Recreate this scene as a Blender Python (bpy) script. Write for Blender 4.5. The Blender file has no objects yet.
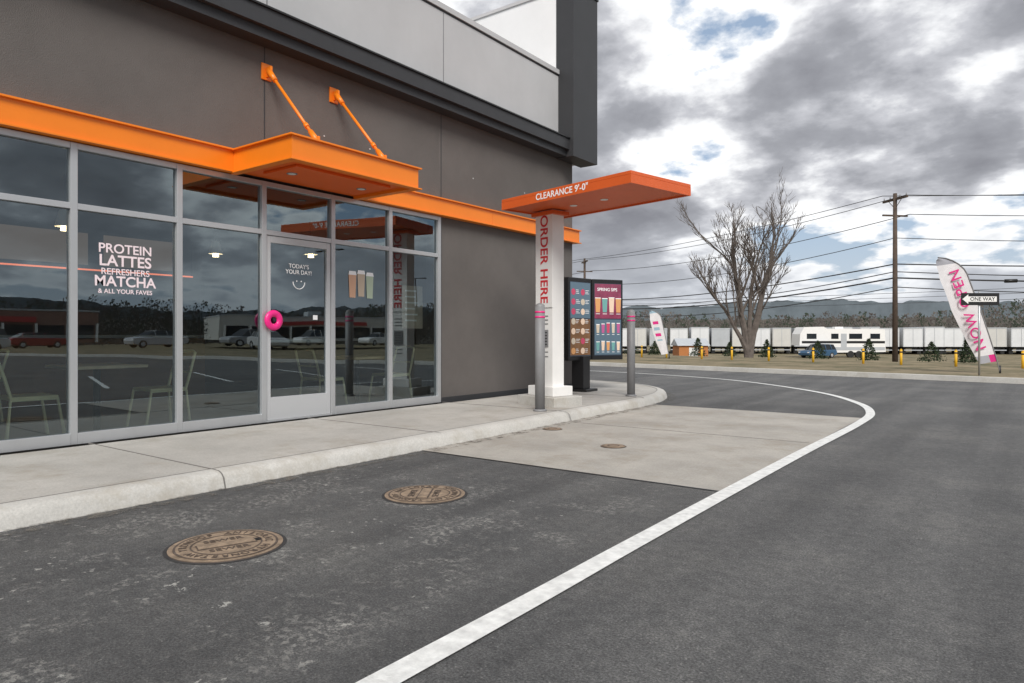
import bpy, bmesh, math, random
from mathutils import Vector, Matrix, noise
random.seed(7)
R=math.radians
scene=bpy.context.scene
col=scene.collection

# ---------------------------------------------------------------- helpers
def mat(name,color,rough=0.6,metal=0.0,var=0.0,vscale=5.0,bump=0.0,bscale=60.0,emis=None,estr=0.0,spec=0.5):
    m=bpy.data.materials.new(name); m.use_nodes=True
    n=m.node_tree.nodes; l=m.node_tree.links
    b=n['Principled BSDF']
    b.inputs['Base Color'].default_value=(*color,1)
    b.inputs['Roughness'].default_value=rough
    b.inputs['Metallic'].default_value=metal
    b.inputs['Specular IOR Level'].default_value=spec
    tc=n.new('ShaderNodeTexCoord')
    if var>0:
        nz=n.new('ShaderNodeTexNoise'); nz.inputs['Scale'].default_value=vscale; nz.inputs['Detail'].default_value=8
        nz.inputs['Roughness'].default_value=0.65
        l.new(tc.outputs['Object'],nz.inputs['Vector'])
        mr=n.new('ShaderNodeMapRange'); mr.inputs['From Min'].default_value=0.3; mr.inputs['From Max'].default_value=0.7
        mr.inputs['To Min'].default_value=1-var; mr.inputs['To Max'].default_value=1+var
        l.new(nz.outputs['Fac'],mr.inputs['Value'])
        mx=n.new('ShaderNodeVectorMath'); mx.operation='SCALE'; mx.inputs[0].default_value=color
        l.new(mr.outputs[0],mx.inputs['Scale']); l.new(mx.outputs[0],b.inputs['Base Color'])
    if bump>0:
        n2=n.new('ShaderNodeTexNoise'); n2.inputs['Scale'].default_value=bscale; n2.inputs['Detail'].default_value=5
        l.new(tc.outputs['Object'],n2.inputs['Vector'])
        bp=n.new('ShaderNodeBump'); bp.inputs['Strength'].default_value=bump; bp.inputs['Distance'].default_value=0.01
        l.new(n2.outputs['Fac'],bp.inputs['Height']); l.new(bp.outputs[0],b.inputs['Normal'])
    if emis:
        b.inputs['Emission Color'].default_value=(*emis,1); b.inputs['Emission Strength'].default_value=estr
        try: m.cycles.emission_sampling='NONE'
        except Exception: pass
    return m

def empty(name,loc=(0,0,0),rz=0):
    e=bpy.data.objects.new(name,None); e.location=loc; e.rotation_euler=(0,0,rz); e.empty_display_size=0.2
    col.objects.link(e); return e
def addmesh(name,verts,faces,m,parent=None,smooth=False):
    me=bpy.data.meshes.new(name); me.from_pydata(verts,[],faces); me.update()
    if isinstance(m,list):
        for k in m: me.materials.append(k)
    elif m: me.materials.append(m)
    if smooth:
        for p in me.polygons: p.use_smooth=True
    o=bpy.data.objects.new(name,me); col.objects.link(o)
    if parent: o.parent=parent
    return o
def box(name,x0,x1,y0,y1,z0,z1,m,parent=None,bev=0.0):
    x0,x1=min(x0,x1),max(x0,x1); y0,y1=min(y0,y1),max(y0,y1); z0,z1=min(z0,z1),max(z0,z1)
    cx,cy,cz=(x0+x1)/2,(y0+y1)/2,(z0+z1)/2
    v=[(x-cx,y-cy,z-cz) for x in(x0,x1) for y in(y0,y1) for z in(z0,z1)]
    f=[(0,1,3,2),(4,6,7,5),(0,4,5,1),(2,3,7,6),(0,2,6,4),(1,5,7,3)]
    o=addmesh(name,v,f,m,parent); o.location=(cx,cy,cz)
    if bev>0:
        b=o.modifiers.new('b','BEVEL'); b.width=bev; b.segments=2
    return o
def cyl(name,p0,p1,r0,r1,m,parent=None,seg=16,caps=True):
    p0=Vector(p0);p1=Vector(p1);a=(p1-p0).normalized()
    t=Vector((0,0,1)) if abs(a.z)<0.9 else Vector((1,0,0))
    u=a.cross(t).normalized(); w=a.cross(u)
    vs=[];fs=[]
    for p,r in((p0,r0),(p1,r1)):
        for i in range(seg):
            an=2*math.pi*i/seg; vs.append(p+u*math.cos(an)*r+w*math.sin(an)*r)
    for i in range(seg):
        j=(i+1)%seg; fs.append((i,i+seg,j+seg,j))
    if caps: fs.append(tuple(range(seg))); fs.append(tuple(reversed(range(seg,2*seg))))
    o=addmesh(name,[tuple(v) for v in vs],fs,m,parent)
    for p in o.data.polygons:
        if len(p.vertices)==4: p.use_smooth=True
    return o
def tube(name,pts,r,m,parent=None,smooth=False):
    c=bpy.data.curves.new(name,'CURVE'); c.dimensions='3D'; c.bevel_depth=r; c.bevel_resolution=2; c.use_fill_caps=True
    s=c.splines.new('NURBS' if smooth else 'POLY'); s.points.add(len(pts)-1)
    for i,p in enumerate(pts): s.points[i].co=(*p,1)
    if smooth: s.use_endpoint_u=True; s.order_u=3
    o=bpy.data.objects.new(name,c); c.materials.append(m); col.objects.link(o)
    if parent:o.parent=parent
    return o
def text(name,body,loc,xa,ya,size,m,parent=None,off=0.0,align='CENTER',ext=0.001,sx=1.0,space=1.0,ls=1.0):
    c=bpy.data.curves.new(name,'FONT'); c.body=body; c.size=size; c.align_x=align; c.align_y='CENTER'
    c.offset=off; c.extrude=ext; c.space_character=space; c.space_line=ls
    c.materials.append(m)
    o=bpy.data.objects.new(name,c); col.objects.link(o)
    xa=Vector(xa);ya=Vector(ya);za=xa.cross(ya)
    M=Matrix(((xa.x*sx,ya.x,za.x,loc[0]),(xa.y*sx,ya.y,za.y,loc[1]),(xa.z*sx,ya.z,za.z,loc[2]),(0,0,0,1)))
    if parent:o.parent=parent
    o.matrix_local=M
    return o
FX=((0,1,0),(0,0,1))
def strip(name,pts,w,z,m,parent=None,side=0):
    vs=[];fs=[]
    n=len(pts)
    for i,p in enumerate(pts):
        a=Vector(pts[max(0,i-1)]);b=Vector(pts[min(n-1,i+1)]);t=(b-a).normalized();nn=Vector((-t.y,t.x))
        p=Vector(p)
        l=p+nn*w*(0.5+side); r=p+nn*w*(-0.5+side)
        vs+= [(l.x,l.y,z),(r.x,r.y,z)]
    for i in range(n-1): fs.append((2*i,2*i+1,2*i+3,2*i+2))
    return addmesh(name,vs,fs,m,parent)
def catmull(P,k=8):
    out=[]
    P=[Vector(p) for p in P]
    for i in range(len(P)-1):
        p0=P[max(0,i-1)];p1=P[i];p2=P[i+1];p3=P[min(len(P)-1,i+2)]
        for j in range(k):
            t=j/k
            out.append(0.5*((2*p1)+(-p0+p2)*t+(2*p0-5*p1+4*p2-p3)*t*t+(-p0+3*p1-3*p2+p3)*t**3))
    out.append(P[-1]); return [tuple(v) for v in out]

# site frames: (r,f) measured along/away from the photographer's stand; (s,t) along/away from the highway verge
def P(r,f): return (-0.5948*f+0.8039*r, 0.8039*f+0.5948*r)
def Q(s,t): return (0.982*s+0.188*t, -0.188*s+0.982*t)
def gz(x,y):
    t=0.188*x+0.982*y
    k=min(1,max(0,(t-34)/26)); k=k*k*(3-2*k)
    return -0.03-1.55*k

# ---------------------------------------------------------------- materials
def asphalt_mat():
    m=bpy.data.materials.new('asphalt'); m.use_nodes=True; n=m.node_tree.nodes;l=m.node_tree.links;b=n['Principled BSDF']
    tc=n.new('ShaderNodeTexCoord')
    def nz(s,d=6,r=0.6):
        a=n.new('ShaderNodeTexNoise'); a.inputs['Scale'].default_value=s;a.inputs['Detail'].default_value=d;a.inputs['Roughness'].default_value=r
        l.new(tc.outputs['Object'],a.inputs['Vector']);return a
    def ramp(src,stops):
        r=n.new('ShaderNodeValToRGB'); e=r.color_ramp.elements
        while len(e)<len(stops): e.new(0.5)
        for i,(p,c) in enumerate(stops): e[i].position=p; e[i].color=(c[0],c[1],c[2],1)
        l.new(src,r.inputs[0]);return r
    def mix(mode,fac,a,bb):
        x=n.new('ShaderNodeMix');x.data_type='RGBA';x.blend_type=mode
        if isinstance(fac,float): x.inputs[0].default_value=fac
        else: l.new(fac,x.inputs[0])
        l.new(a,x.inputs[6])
        if isinstance(bb,tuple): x.inputs[7].default_value=bb
        else: l.new(bb,x.inputs[7])
        return x.outputs[2]
    def mth(op,a,bb):
        x=n.new('ShaderNodeMath');x.operation=op
        for i,v in enumerate((a,bb)):
            if isinstance(v,(int,float)): x.inputs[i].default_value=v
            else: l.new(v,x.inputs[i])
        return x.outputs[0]
    base=ramp(nz(0.7,10,0.68).outputs['Fac'],[(0.3,(0.072,0.072,0.073)),(0.5,(0.096,0.095,0.095)),(0.70,(0.132,0.129,0.124))])
    fine=ramp(nz(95,3,0.85).outputs['Fac'],[(0.36,(0.45,0.45,0.45)),(0.5,(1,1,1)),(0.66,(1.8,1.8,1.8))])
    c=mix('MULTIPLY',1.0,base.outputs[0],fine.outputs[0])
    mid=ramp(nz(16,7,0.8).outputs['Fac'],[(0.34,(0.68,0.68,0.68)),(0.5,(1,1,1)),(0.66,(1.35,1.34,1.31))])
    c=mix('MULTIPLY',1.0,c,mid.outputs[0])
    vo=n.new('ShaderNodeTexVoronoi'); vo.inputs['Scale'].default_value=48; l.new(tc.outputs['Object'],vo.inputs['Vector'])
    peb=ramp(vo.outputs['Distance'],[(0.13,(1,1,1)),(0.25,(0,0,0))])
    sep=n.new('ShaderNodeSeparateColor'); l.new(vo.outputs['Color'],sep.inputs[0])
    pm=mth('MULTIPLY',mth('GREATER_THAN',sep.outputs[0],0.84),peb.outputs[0])
    c=mix('MIX',mth('MULTIPLY',pm,0.6),c,(0.28,0.275,0.26,1))
    sx=n.new('ShaderNodeSeparateXYZ');l.new(tc.outputs['Object'],sx.inputs[0])
    a1=n.new('ShaderNodeMapRange');a1.inputs['From Min'].default_value=-1.80;a1.inputs['From Max'].default_value=-1.9;l.new(sx.outputs[0],a1.inputs[0])
    y1=n.new('ShaderNodeMapRange');y1.inputs['From Min'].default_value=14.0;y1.inputs['From Max'].default_value=12.0;l.new(sx.outputs[1],y1.inputs[0])
    dk=mth('MULTIPLY',a1.outputs[0],y1.outputs[0])
    c=mix('MIX',mth('MULTIPLY',dk,0.26),c,(0.035,0.035,0.036,1))
    a1b=n.new('ShaderNodeMapRange');a1b.inputs['From Min'].default_value=-1.9;a1b.inputs['From Max'].default_value=-2.3;l.new(sx.outputs[0],a1b.inputs[0])
    a2=n.new('ShaderNodeMapRange');a2.inputs['From Min'].default_value=5.6;a2.inputs['From Max'].default_value=3.8;l.new(sx.outputs[1],a2.inputs[0])
    am=mth('MULTIPLY',a1b.outputs[0],a2.outputs[0])
    d1=ramp(nz(1.9,10,0.75).outputs['Fac'],[(0.49,(0,0,0)),(0.58,(1,1,1))])
    d2=ramp(nz(26,8,0.8).outputs['Fac'],[(0.50,(0,0,0)),(0.56,(1,1,1))])
    dd=mth('MULTIPLY',mth('MULTIPLY',d1.outputs[0],d2.outputs[0]),am)
    c=mix('MIX',mth('MULTIPLY',dd,0.65),c,(0.32,0.31,0.29,1))
    for scl,thr,seed,rad in((6.5,0.70,0.0,0.17),(15,0.72,3.7,0.2)):
        v2=n.new('ShaderNodeTexVoronoi');v2.inputs['Scale'].default_value=scl
        nd=nz(scl*2.2,5,0.75);vm=n.new('ShaderNodeVectorMath');vm.operation='MULTIPLY_ADD';k=1.6/scl;vm.inputs[1].default_value=(k,k,k);l.new(nd.outputs['Color'],vm.inputs[0]);l.new(tc.outputs['Object'],vm.inputs[2]);l.new(vm.outputs[0],v2.inputs['Vector'])
        sp2=ramp(v2.outputs['Distance'],[(rad*0.7,(1,1,1)),(rad,(0,0,0))])
        sc2=n.new('ShaderNodeSeparateColor');l.new(v2.outputs['Color'],sc2.inputs[0])
        cl=ramp(nz(0.9+seed*.1,5,0.6).outputs['Fac'],[(0.48,(0,0,0)),(0.54,(1,1,1))])
        ss=mth('MULTIPLY',mth('MULTIPLY',mth('GREATER_THAN',sc2.outputs[1],thr),sp2.outputs[0]),mth('MULTIPLY',cl.outputs[0],am))
        c=mix('MIX',mth('MULTIPLY',ss,0.75),c,(0.46,0.45,0.42,1))
    mp=n.new('ShaderNodeMapping');mp.inputs['Scale'].default_value=(2.2,0.12,1);l.new(tc.outputs['Object'],mp.inputs['Vector'])
    sn=n.new('ShaderNodeTexNoise');sn.inputs['Scale'].default_value=1.0;sn.inputs['Detail'].default_value=5;l.new(mp.outputs[0],sn.inputs['Vector'])
    sr=ramp(sn.outputs['Fac'],[(0.35,(0.80,0.80,0.80)),(0.65,(1.20,1.20,1.18))])
    c=mix('MULTIPLY',1.0,c,sr.outputs[0])
    l.new(c,b.inputs['Base Color']); b.inputs['Roughness'].default_value=0.85
    bn=nz(90,4,0.8); bp=n.new('ShaderNodeBump');bp.inputs['Strength'].default_value=0.8;bp.inputs['Distance'].default_value=0.01
    l.new(bn.outputs['Fac'],bp.inputs['Height']);l.new(bp.outputs[0],b.inputs['Normal'])
    return m
def concrete_mat(name,base,stain=0.25,tint=(1,1,1)):
    m=bpy.data.materials.new(name); m.use_nodes=True; n=m.node_tree.nodes;l=m.node_tree.links;b=n['Principled BSDF']
    tc=n.new('ShaderNodeTexCoord')
    def nz(s,d,r):
        a=n.new('ShaderNodeTexNoise'); a.inputs['Scale'].default_value=s;a.inputs['Detail'].default_value=d;a.inputs['Roughness'].default_value=r
        l.new(tc.outputs['Object'],a.inputs['Vector']);return a
    a=nz(0.9,10,0.72);r=n.new('ShaderNodeMapRange');r.inputs['From Min'].default_value=0.3;r.inputs['From Max'].default_value=0.7;r.inputs['To Min'].default_value=1-stain;r.inputs['To Max'].default_value=1+stain*0.5
    l.new(a.outputs['Fac'],r.inputs[0])
    f=nz(55,5,0.85);r2=n.new('ShaderNodeMapRange');r2.inputs['From Min'].default_value=0.3;r2.inputs['From Max'].default_value=0.7;r2.inputs['To Min'].default_value=0.78;r2.inputs['To Max'].default_value=1.14
    l.new(f.outputs['Fac'],r2.inputs[0])
    mm=n.new('ShaderNodeMath');mm.operation='MULTIPLY';l.new(r.outputs[0],mm.inputs[0]);l.new(r2.outputs[0],mm.inputs[1])
    sc=n.new('ShaderNodeVectorMath');sc.operation='SCALE';sc.inputs[0].default_value=[base[i]*tint[i] for i in range(3)]
    l.new(mm.outputs[0],sc.inputs['Scale'])
    s=nz(1.7,10,0.78);rs=n.new('ShaderNodeValToRGB');rs.color_ramp.elements[0].position=0.50;rs.color_ramp.elements[1].position=0.66;rs.color_ramp.elements[1].color=(0.8,0.8,0.8,1)
    l.new(s.outputs['Fac'],rs.inputs[0])
    x=n.new('ShaderNodeMix');x.data_type='RGBA';l.new(rs.outputs[0],x.inputs[0]);l.new(sc.outputs[0],x.inputs[6]);x.inputs[7].default_value=(base[0]*0.70,base[1]*0.66,base[2]*0.60,1)
    l.new(x.outputs[2],b.inputs['Base Color']);b.inputs['Roughness'].default_value=0.85
    bp=n.new('ShaderNodeBump');bp.inputs['Strength'].default_value=0.35;bp.inputs['Distance'].default_value=0.005
    l.new(f.outputs['Fac'],bp.inputs['Height']);l.new(bp.outputs[0],b.inputs['Normal'])
    return m
def grime_mat():
    m=bpy.data.materials.new('gutter_grime');m.use_nodes=True;n=m.node_tree.nodes;l=m.node_tree.links;b=n['Principled BSDF']
    b.inputs['Base Color'].default_value=(0.16,0.145,0.125,1);b.inputs['Roughness'].default_value=0.95
    tc=n.new('ShaderNodeTexCoord');a=n.new('ShaderNodeTexNoise');a.inputs['Scale'].default_value=7;a.inputs['Detail'].default_value=9;a.inputs['Roughness'].default_value=0.8
    l.new(tc.outputs['Object'],a.inputs['Vector'])
    r=n.new('ShaderNodeValToRGB');r.color_ramp.elements[0].position=0.48;r.color_ramp.elements[1].position=0.60;r.color_ramp.elements[1].color=(0.7,0.7,0.7,1)
    l.new(a.outputs['Fac'],r.inputs[0]);l.new(r.outputs[0],b.inputs['Alpha']);return m
M_grime=grime_mat()
M_asph=asphalt_mat()
M_conc=concrete_mat('sidewalk_concrete',(0.46,0.44,0.405))
M_curb=concrete_mat('curb_concrete',(0.53,0.515,0.48),0.2)
M_pad=concrete_mat('pad_concrete',(0.41,0.385,0.345),0.3)
M_joint=mat('joint',(0.16,0.15,0.14),0.9)
M_stucco=mat('taupe_stucco',(0.130,0.117,0.109),0.9,var=0.13,vscale=0.9,bump=0.7,bscale=110)
M_dark=mat('charcoal_trim',(0.034,0.035,0.038),0.55,var=0.1,vscale=2)
M_lgray=mat('light_gray_stucco',(0.50,0.50,0.505),0.85,var=0.06,vscale=1.0,bump=0.3,bscale=150)
M_white=mat('white_stucco',(0.80,0.80,0.80),0.85,var=0.04,vscale=1.0,bump=0.3,bscale=150)
M_orange=mat('orange_metal',(0.88,0.225,0.010),0.38,var=0.04,vscale=2)
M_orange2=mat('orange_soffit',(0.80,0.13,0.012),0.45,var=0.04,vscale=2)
M_redor=mat('order_canopy_orange',(0.68,0.115,0.022),0.42,var=0.05,vscale=2)
M_alu=mat('aluminium',(0.50,0.51,0.52),0.35,metal=0.45,var=0.04,vscale=3)
M_aluw=mat('aluminium_light',(0.52,0.53,0.54),0.4,metal=0.2)
M_whitep=mat('white_paint',(0.70,0.70,0.68),0.6,var=0.22,vscale=14,bump=0.4,bscale=90)
M_signw=mat('white_sign',(0.80,0.79,0.77),0.45,var=0.03)
M_black=mat('black_metal',(0.012,0.012,0.013),0.45)
M_rubber=mat('rubber',(0.02,0.02,0.02),0.8)
M_pink=mat('pink_plastic',(0.80,0.02,0.22),0.35)
M_red=mat('red_letters',(0.60,0.03,0.04),0.5)
M_vinyl=mat('white_vinyl',(0.88,0.88,0.88),0.6)
M_vinylp=mat('blush_vinyl',(0.88,0.74,0.77),0.6)
M_gray=mat('gray_bollard',(0.22,0.22,0.225),0.5,var=0.08,vscale=6)
M_rust=mat('rusty_iron',(0.27,0.20,0.14),0.8,metal=0.1,var=0.45,vscale=14,bump=0.6,bscale=50)
M_rustd=mat('rusty_iron_dark',(0.10,0.075,0.06),0.85,metal=0.1,var=0.4,vscale=14)
M_lamp=mat('lamp_lens',(0.75,0.74,0.70),0.4)
M_wood=mat('pole_wood',(0.085,0.06,0.045),0.9,var=0.3,vscale=3)
M_bark=mat('bark',(0.12,0.10,0.088),0.95,var=0.3,vscale=4)
M_wire=mat('wire',(0.02,0.02,0.022),0.6)
M_yellow=mat('yellow_paint',(0.75,0.42,0.02),0.6)
M_green=mat('evergreen',(0.028,0.045,0.018),0.9,var=0.5,vscale=8)
M_trail=mat('trailer_white',(0.66,0.67,0.68),0.5,var=0.08,vscale=0.7)
M_trail2=mat('trailer_gray',(0.42,0.44,0.46),0.5,var=0.08,vscale=0.7)
M_trail3=mat('trailer_cream',(0.56,0.55,0.52),0.5,var=0.08,vscale=0.7)

def grass_mat():
    m=bpy.data.materials.new('dormant_grass'); m.use_nodes=True; n=m.node_tree.nodes;l=m.node_tree.links;b=n['Principled BSDF']
    tc=n.new('ShaderNodeTexCoord')
    a=n.new('ShaderNodeTexNoise');a.inputs['Scale'].default_value=0.5;a.inputs['Detail'].default_value=10;a.inputs['Roughness'].default_value=0.75
    l.new(tc.outputs['Object'],a.inputs['Vector'])
    r=n.new('ShaderNodeValToRGB');e=r.color_ramp.elements;e.new(0.5)
    e[0].position=0.38;e[0].color=(0.075,0.075,0.032,1);e[1].position=0.5;e[1].color=(0.18,0.145,0.082,1);e[2].position=0.64;e[2].color=(0.27,0.215,0.135,1)
    l.new(a.outputs['Fac'],r.inputs[0]);l.new(r.outputs[0],b.inputs['Base Color']);b.inputs['Roughness'].default_value=1
    return m
M_grass=grass_mat()

def glass_mat(name,tint,base,scale):
    m=bpy.data.materials.new(name);m.use_nodes=True;n=m.node_tree.nodes;l=m.node_tree.links
    n.remove(n['Principled BSDF']);out=n['Material Output']
    tr=n.new('ShaderNodeBsdfTransparent');tr.inputs[0].default_value=(*tint,1)
    gl=n.new('ShaderNodeBsdfGlossy');gl.inputs['Roughness'].default_value=0.0;gl.inputs[0].default_value=(0.80,0.94,1.0,1)
    fr=n.new('ShaderNodeFresnel');fr.inputs[0].default_value=1.5
    mr=n.new('ShaderNodeMath');mr.operation='MULTIPLY_ADD';mr.inputs[1].default_value=scale;mr.inputs[2].default_value=base
    l.new(fr.outputs[0],mr.inputs[0])
    tc=n.new('ShaderNodeTexCoord');nz=n.new('ShaderNodeTexNoise');nz.inputs['Scale'].default_value=0.9;nz.inputs['Detail'].default_value=1
    l.new(tc.outputs['Object'],nz.inputs['Vector'])
    bp=n.new('ShaderNodeBump');bp.inputs['Strength'].default_value=0.05;bp.inputs['Distance'].default_value=0.05;l.new(nz.outputs['Fac'],bp.inputs['Height'])
    l.new(bp.outputs[0],gl.inputs['Normal'])
    mx=n.new('ShaderNodeMixShader');l.new(mr.outputs[0],mx.inputs[0]);l.new(tr.outputs[0],mx.inputs[1]);l.new(gl.outputs[0],mx.inputs[2])
    l.new(mx.outputs[0],out.inputs[0]);return m
M_glass=glass_mat('storefront_glass',(0.74,0.82,0.80),0.15,1.15)
M_cglass=mat('car_glass',(0.02,0.025,0.03),0.05)

# ---------------------------------------------------------------- world
w=bpy.data.worlds.new('World');scene.world=w;w.use_nodes=True
n=w.node_tree.nodes;l=w.node_tree.links
bg=n['Background'];bg.inputs['Strength'].default_value=0.105
sky=n.new('ShaderNodeTexSky');sky.sky_type='NISHITA';sky.sun_disc=False
SUN_EL=R(42);SUN_AZ=R(140)   # azimuth clockwise from +Y
sky.sun_elevation=SUN_EL;sky.sun_rotation=SUN_AZ
tc=n.new('ShaderNodeTexCoord');sp=n.new('ShaderNodeSeparateXYZ');l.new(tc.outputs['Generated'],sp.inputs[0])
def M(op,a,b=None,c=None):
    x=n.new('ShaderNodeMath');x.operation=op
    for i,v in enumerate((a,b,c)):
        if v is None: continue
        if isinstance(v,(int,float)): x.inputs[i].default_value=v
        else: l.new(v,x.inputs[i])
    return x.outputs[0]
zz=M('ADD',M('MAXIMUM',sp.outputs[2],0.0),0.30)
cx=M('DIVIDE',sp.outputs[0],zz);cy=M('DIVIDE',sp.outputs[1],zz)
cb=n.new('ShaderNodeCombineXYZ');l.new(cx,cb.inputs[0]);l.new(cy,cb.inputs[1])
def wn(scale,det,rough,off,dist=0.0):
    mp=n.new('ShaderNodeMapping');mp.inputs['Location'].default_value=off;l.new(cb.outputs[0],mp.inputs[0])
    a=n.new('ShaderNodeTexNoise');a.inputs['Scale'].default_value=scale;a.inputs['Detail'].default_value=det;a.inputs['Roughness'].default_value=rough;a.inputs['Distortion'].default_value=dist
    l.new(mp.outputs[0],a.inputs['Vector']);return a.outputs['Fac']
big=wn(1.25,10,0.52,(5.6,2.2,0),0.1)
med=wn(4.2,9,0.55,(7.3,4.1,2.0),0.1)
dens=M('ADD',M('MULTIPLY',big,0.70),M('MULTIPLY',med,0.30))
rp=n.new('ShaderNodeValToRGB');e=rp.color_ramp.elements
stops=[(0.405,(0.85,0.89,0.94)),(0.448,(1.15,1.15,1.15)),(0.480,(0.93,0.94,0.96)),(0.508,(0.58,0.59,0.63)),(0.545,(0.37,0.38,0.415)),(0.62,(0.24,0.245,0.275))]
while len(e)<len(stops): e.new(0.5)
for i,(p,c) in enumerate(stops): e[i].position=p;e[i].color=(*c,1)
l.new(dens,rp.inputs[0])
sc=n.new('ShaderNodeVectorMath');sc.operation='SCALE';sc.inputs['Scale'].default_value=10.0;l.new(rp.outputs[0],sc.inputs[0])
cov=n.new('ShaderNodeMapRange');cov.inputs['From Min'].default_value=0.415;cov.inputs['From Max'].default_value=0.445;l.new(dens,cov.inputs[0])
skb=n.new('ShaderNodeMix');skb.data_type='RGBA';skb.inputs[0].default_value=0.65;l.new(sky.outputs[0],skb.inputs[6]);skb.inputs[7].default_value=(4.0,5.2,6.9,1)
mx=n.new('ShaderNodeMix');mx.data_type='RGBA';l.new(cov.outputs[0],mx.inputs[0]);l.new(skb.outputs[2],mx.inputs[6]);l.new(sc.outputs[0],mx.inputs[7])
hz=n.new('ShaderNodeMapRange');hz.inputs['From Min'].default_value=0.0;hz.inputs['From Max'].default_value=0.17;hz.inputs['To Min'].default_value=0.75;hz.inputs['To Max'].default_value=0.0;l.new(sp.outputs[2],hz.inputs[0])
mh=n.new('ShaderNodeMix');mh.data_type='RGBA';l.new(hz.outputs[0],mh.inputs[0]);l.new(mx.outputs[2],mh.inputs[6]);mh.inputs[7].default_value=(6.2,6.6,7.2,1)
l.new(mh.outputs[2],bg.inputs['Color'])
sun=bpy.data.lights.new('sun','SUN');sun.energy=3.3;sun.angle=R(26);sun.color=(1,0.965,0.91)
so=bpy.data.objects.new('sun',sun);col.objects.link(so)
sd=Vector((math.sin(SUN_AZ)*math.cos(SUN_EL),math.cos(SUN_AZ)*math.cos(SUN_EL),math.sin(SUN_EL)))
so.rotation_euler=sd.to_track_quat('Z','Y').to_euler()

# ---------------------------------------------------------------- camera
cd=bpy.data.cameras.new('camera');cd.sensor_width=36;cd.lens=690/1024*36;cd.clip_end=3000;cd.clip_start=0.05;cd.shift_y=-6.5/1024
co=bpy.data.objects.new('camera',cd);col.objects.link(co);co.location=(0,0,1.2);co.rotation_euler=(R(90),0,R(36.5));scene.camera=co

# ---------------------------------------------------------------- ground
xs=[-2500,-900,-400,-200,-120]+list(range(-90,91,6))+[120,200,400,900,2500]
vs=[];fs=[]
for y in xs:
    for x in xs: vs.append((x,y,gz(x,y)))
N=len(xs)
for j in range(N-1):
    for i in range(N-1): a=j*N+i; fs.append((a,a+1,a+N+1,a+N))
addmesh('ground',vs,fs,M_grass)
def edgeY(x): return 21.0-0.19*x
pts=[(-60,-70),(75,-70),(75,edgeY(75))]+[(-60,edgeY(-60))]
addmesh('parking_lot',[(x,y,0) for x,y in pts],[(0,1,2,3)],M_asph)
ev=empty('verge_curb')
x0,x1=-60,75;yy0,yy1=edgeY(x0),edgeY(x1)
dv=Vector((x1-x0,yy1-yy0)).normalized();nv=Vector((-dv.y,dv.x))
a=Vector((x0,yy0));b=Vector((x1,yy1))
vs=[];
for p in(a,b):
    for o,z in((0,-0.02),(0.02,0.13),(0.16,0.14),(0.18,-0.05)): q=p+nv*o; vs.append((q.x,q.y,z))
addmesh('curb',vs,[(0,4,5,1),(1,5,6,2),(2,6,7,3)],M_curb,ev)
addmesh('drive_pad',[(-5.05,5.2,0.004),(-1.86,5.2,0.004),(-1.86,11.0,0.004),(-5.35,11.0,0.004)],[(0,1,2,3)],M_pad)
box('drive_pad_joint',-5.02,-1.9,8.1-0.005,8.1+0.005,0.0,0.0065,M_joint)
strip('seal_joint',[(-5.0,5.19),(-1.87,5.19)],0.022,0.0055,M_black)
lane=catmull([(-1.785,-14),(-1.785,-5),(-1.775,1.65),(-1.79,3.5),(-1.80,5.25),(-1.80,7.45),(-1.78,10.2),(-1.88,11.8),(-2.35,13.4),(-3.45,15.4),(-5.5,17.6),(-7.4,18.8),(-10.4,19.8),(-16,20.6),(-30,21.4)],8)
strip('lane_line',lane,0.125,0.009,M_whitep)
# sidewalk
edge=[(-5.0,-14),(-5.0,4.9)]+catmull([(-5.0,4.9),(-5.03,7.0),(-5.08,9.0),(-5.1,10.6),(-5.3,11.9),(-5.85,13.1),(-6.9,14.0),(-8.5,14.5),(-12,14.7)],5)[1:]+[(-22,14.7)]
nE=len(edge)
ins=[]
for i,p in enumerate(edge):
    a=Vector(edge[max(0,i-1)]);b=Vector(edge[min(nE-1,i+1)]);t=(b-a).normalized();nn=Vector((-t.y,t.x));ins.append(nn)
prof=[(0.0,-0.02),(0.03,0.08),(0.06,0.112),(0.10,0.128),(0.20,0.133)]
vs=[];fs=[]
for i,p in enumerate(edge):
    for o,z in prof: vs.append((p[0]+ins[i].x*o,p[1]+ins[i].y*o,z))
k=len(prof)
for i in range(nE-1):
    for j in range(k-1): a=i*k+j; fs.append((a,a+k,a+k+1,a+1))
sw=empty('sidewalk')
addmesh('curb',vs,fs,M_curb,sw,smooth=True)
inner=[(p[0]+ins[i].x*0.20,p[1]+ins[i].y*0.20,0.130) for i,p in enumerate(edge)]
poly=inner+[(-22,12.0,0.130),(-7.3,12.0,0.130),(-7.3,-14,0.130)]
o=addmesh('slab',poly,[tuple(range(len(poly)))],M_conc,sw)
for y in(-2.2,0.4,3.0,5.6,8.2,10.8): box('control_joint',-7.45,-5.20,y-0.006,y+0.006,0.12,0.1335,M_joint,sw)
strip('curb_joint',[(p[0],p[1]) for p in inner],0.012,0.1345,M_joint,sw)
strip('gutter_grime',[(p[0],p[1]) for p in edge],0.17,0.0068,M_grime,sw,side=-0.45)
for y in(-1.0,3.0,5.6,8.2):
    vs=[]
    for yy in(y-.006,y+.006):
        for o,z in prof: vs.append((-5.0-o+.0025-(0.04 if y>7.5 else .02 if y>5 else 0),yy,z+.002))
    addmesh('curb_cut_joint',vs,[(j,j+1,j+6,j+5) for j in range(4)],M_joint,sw)

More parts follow.
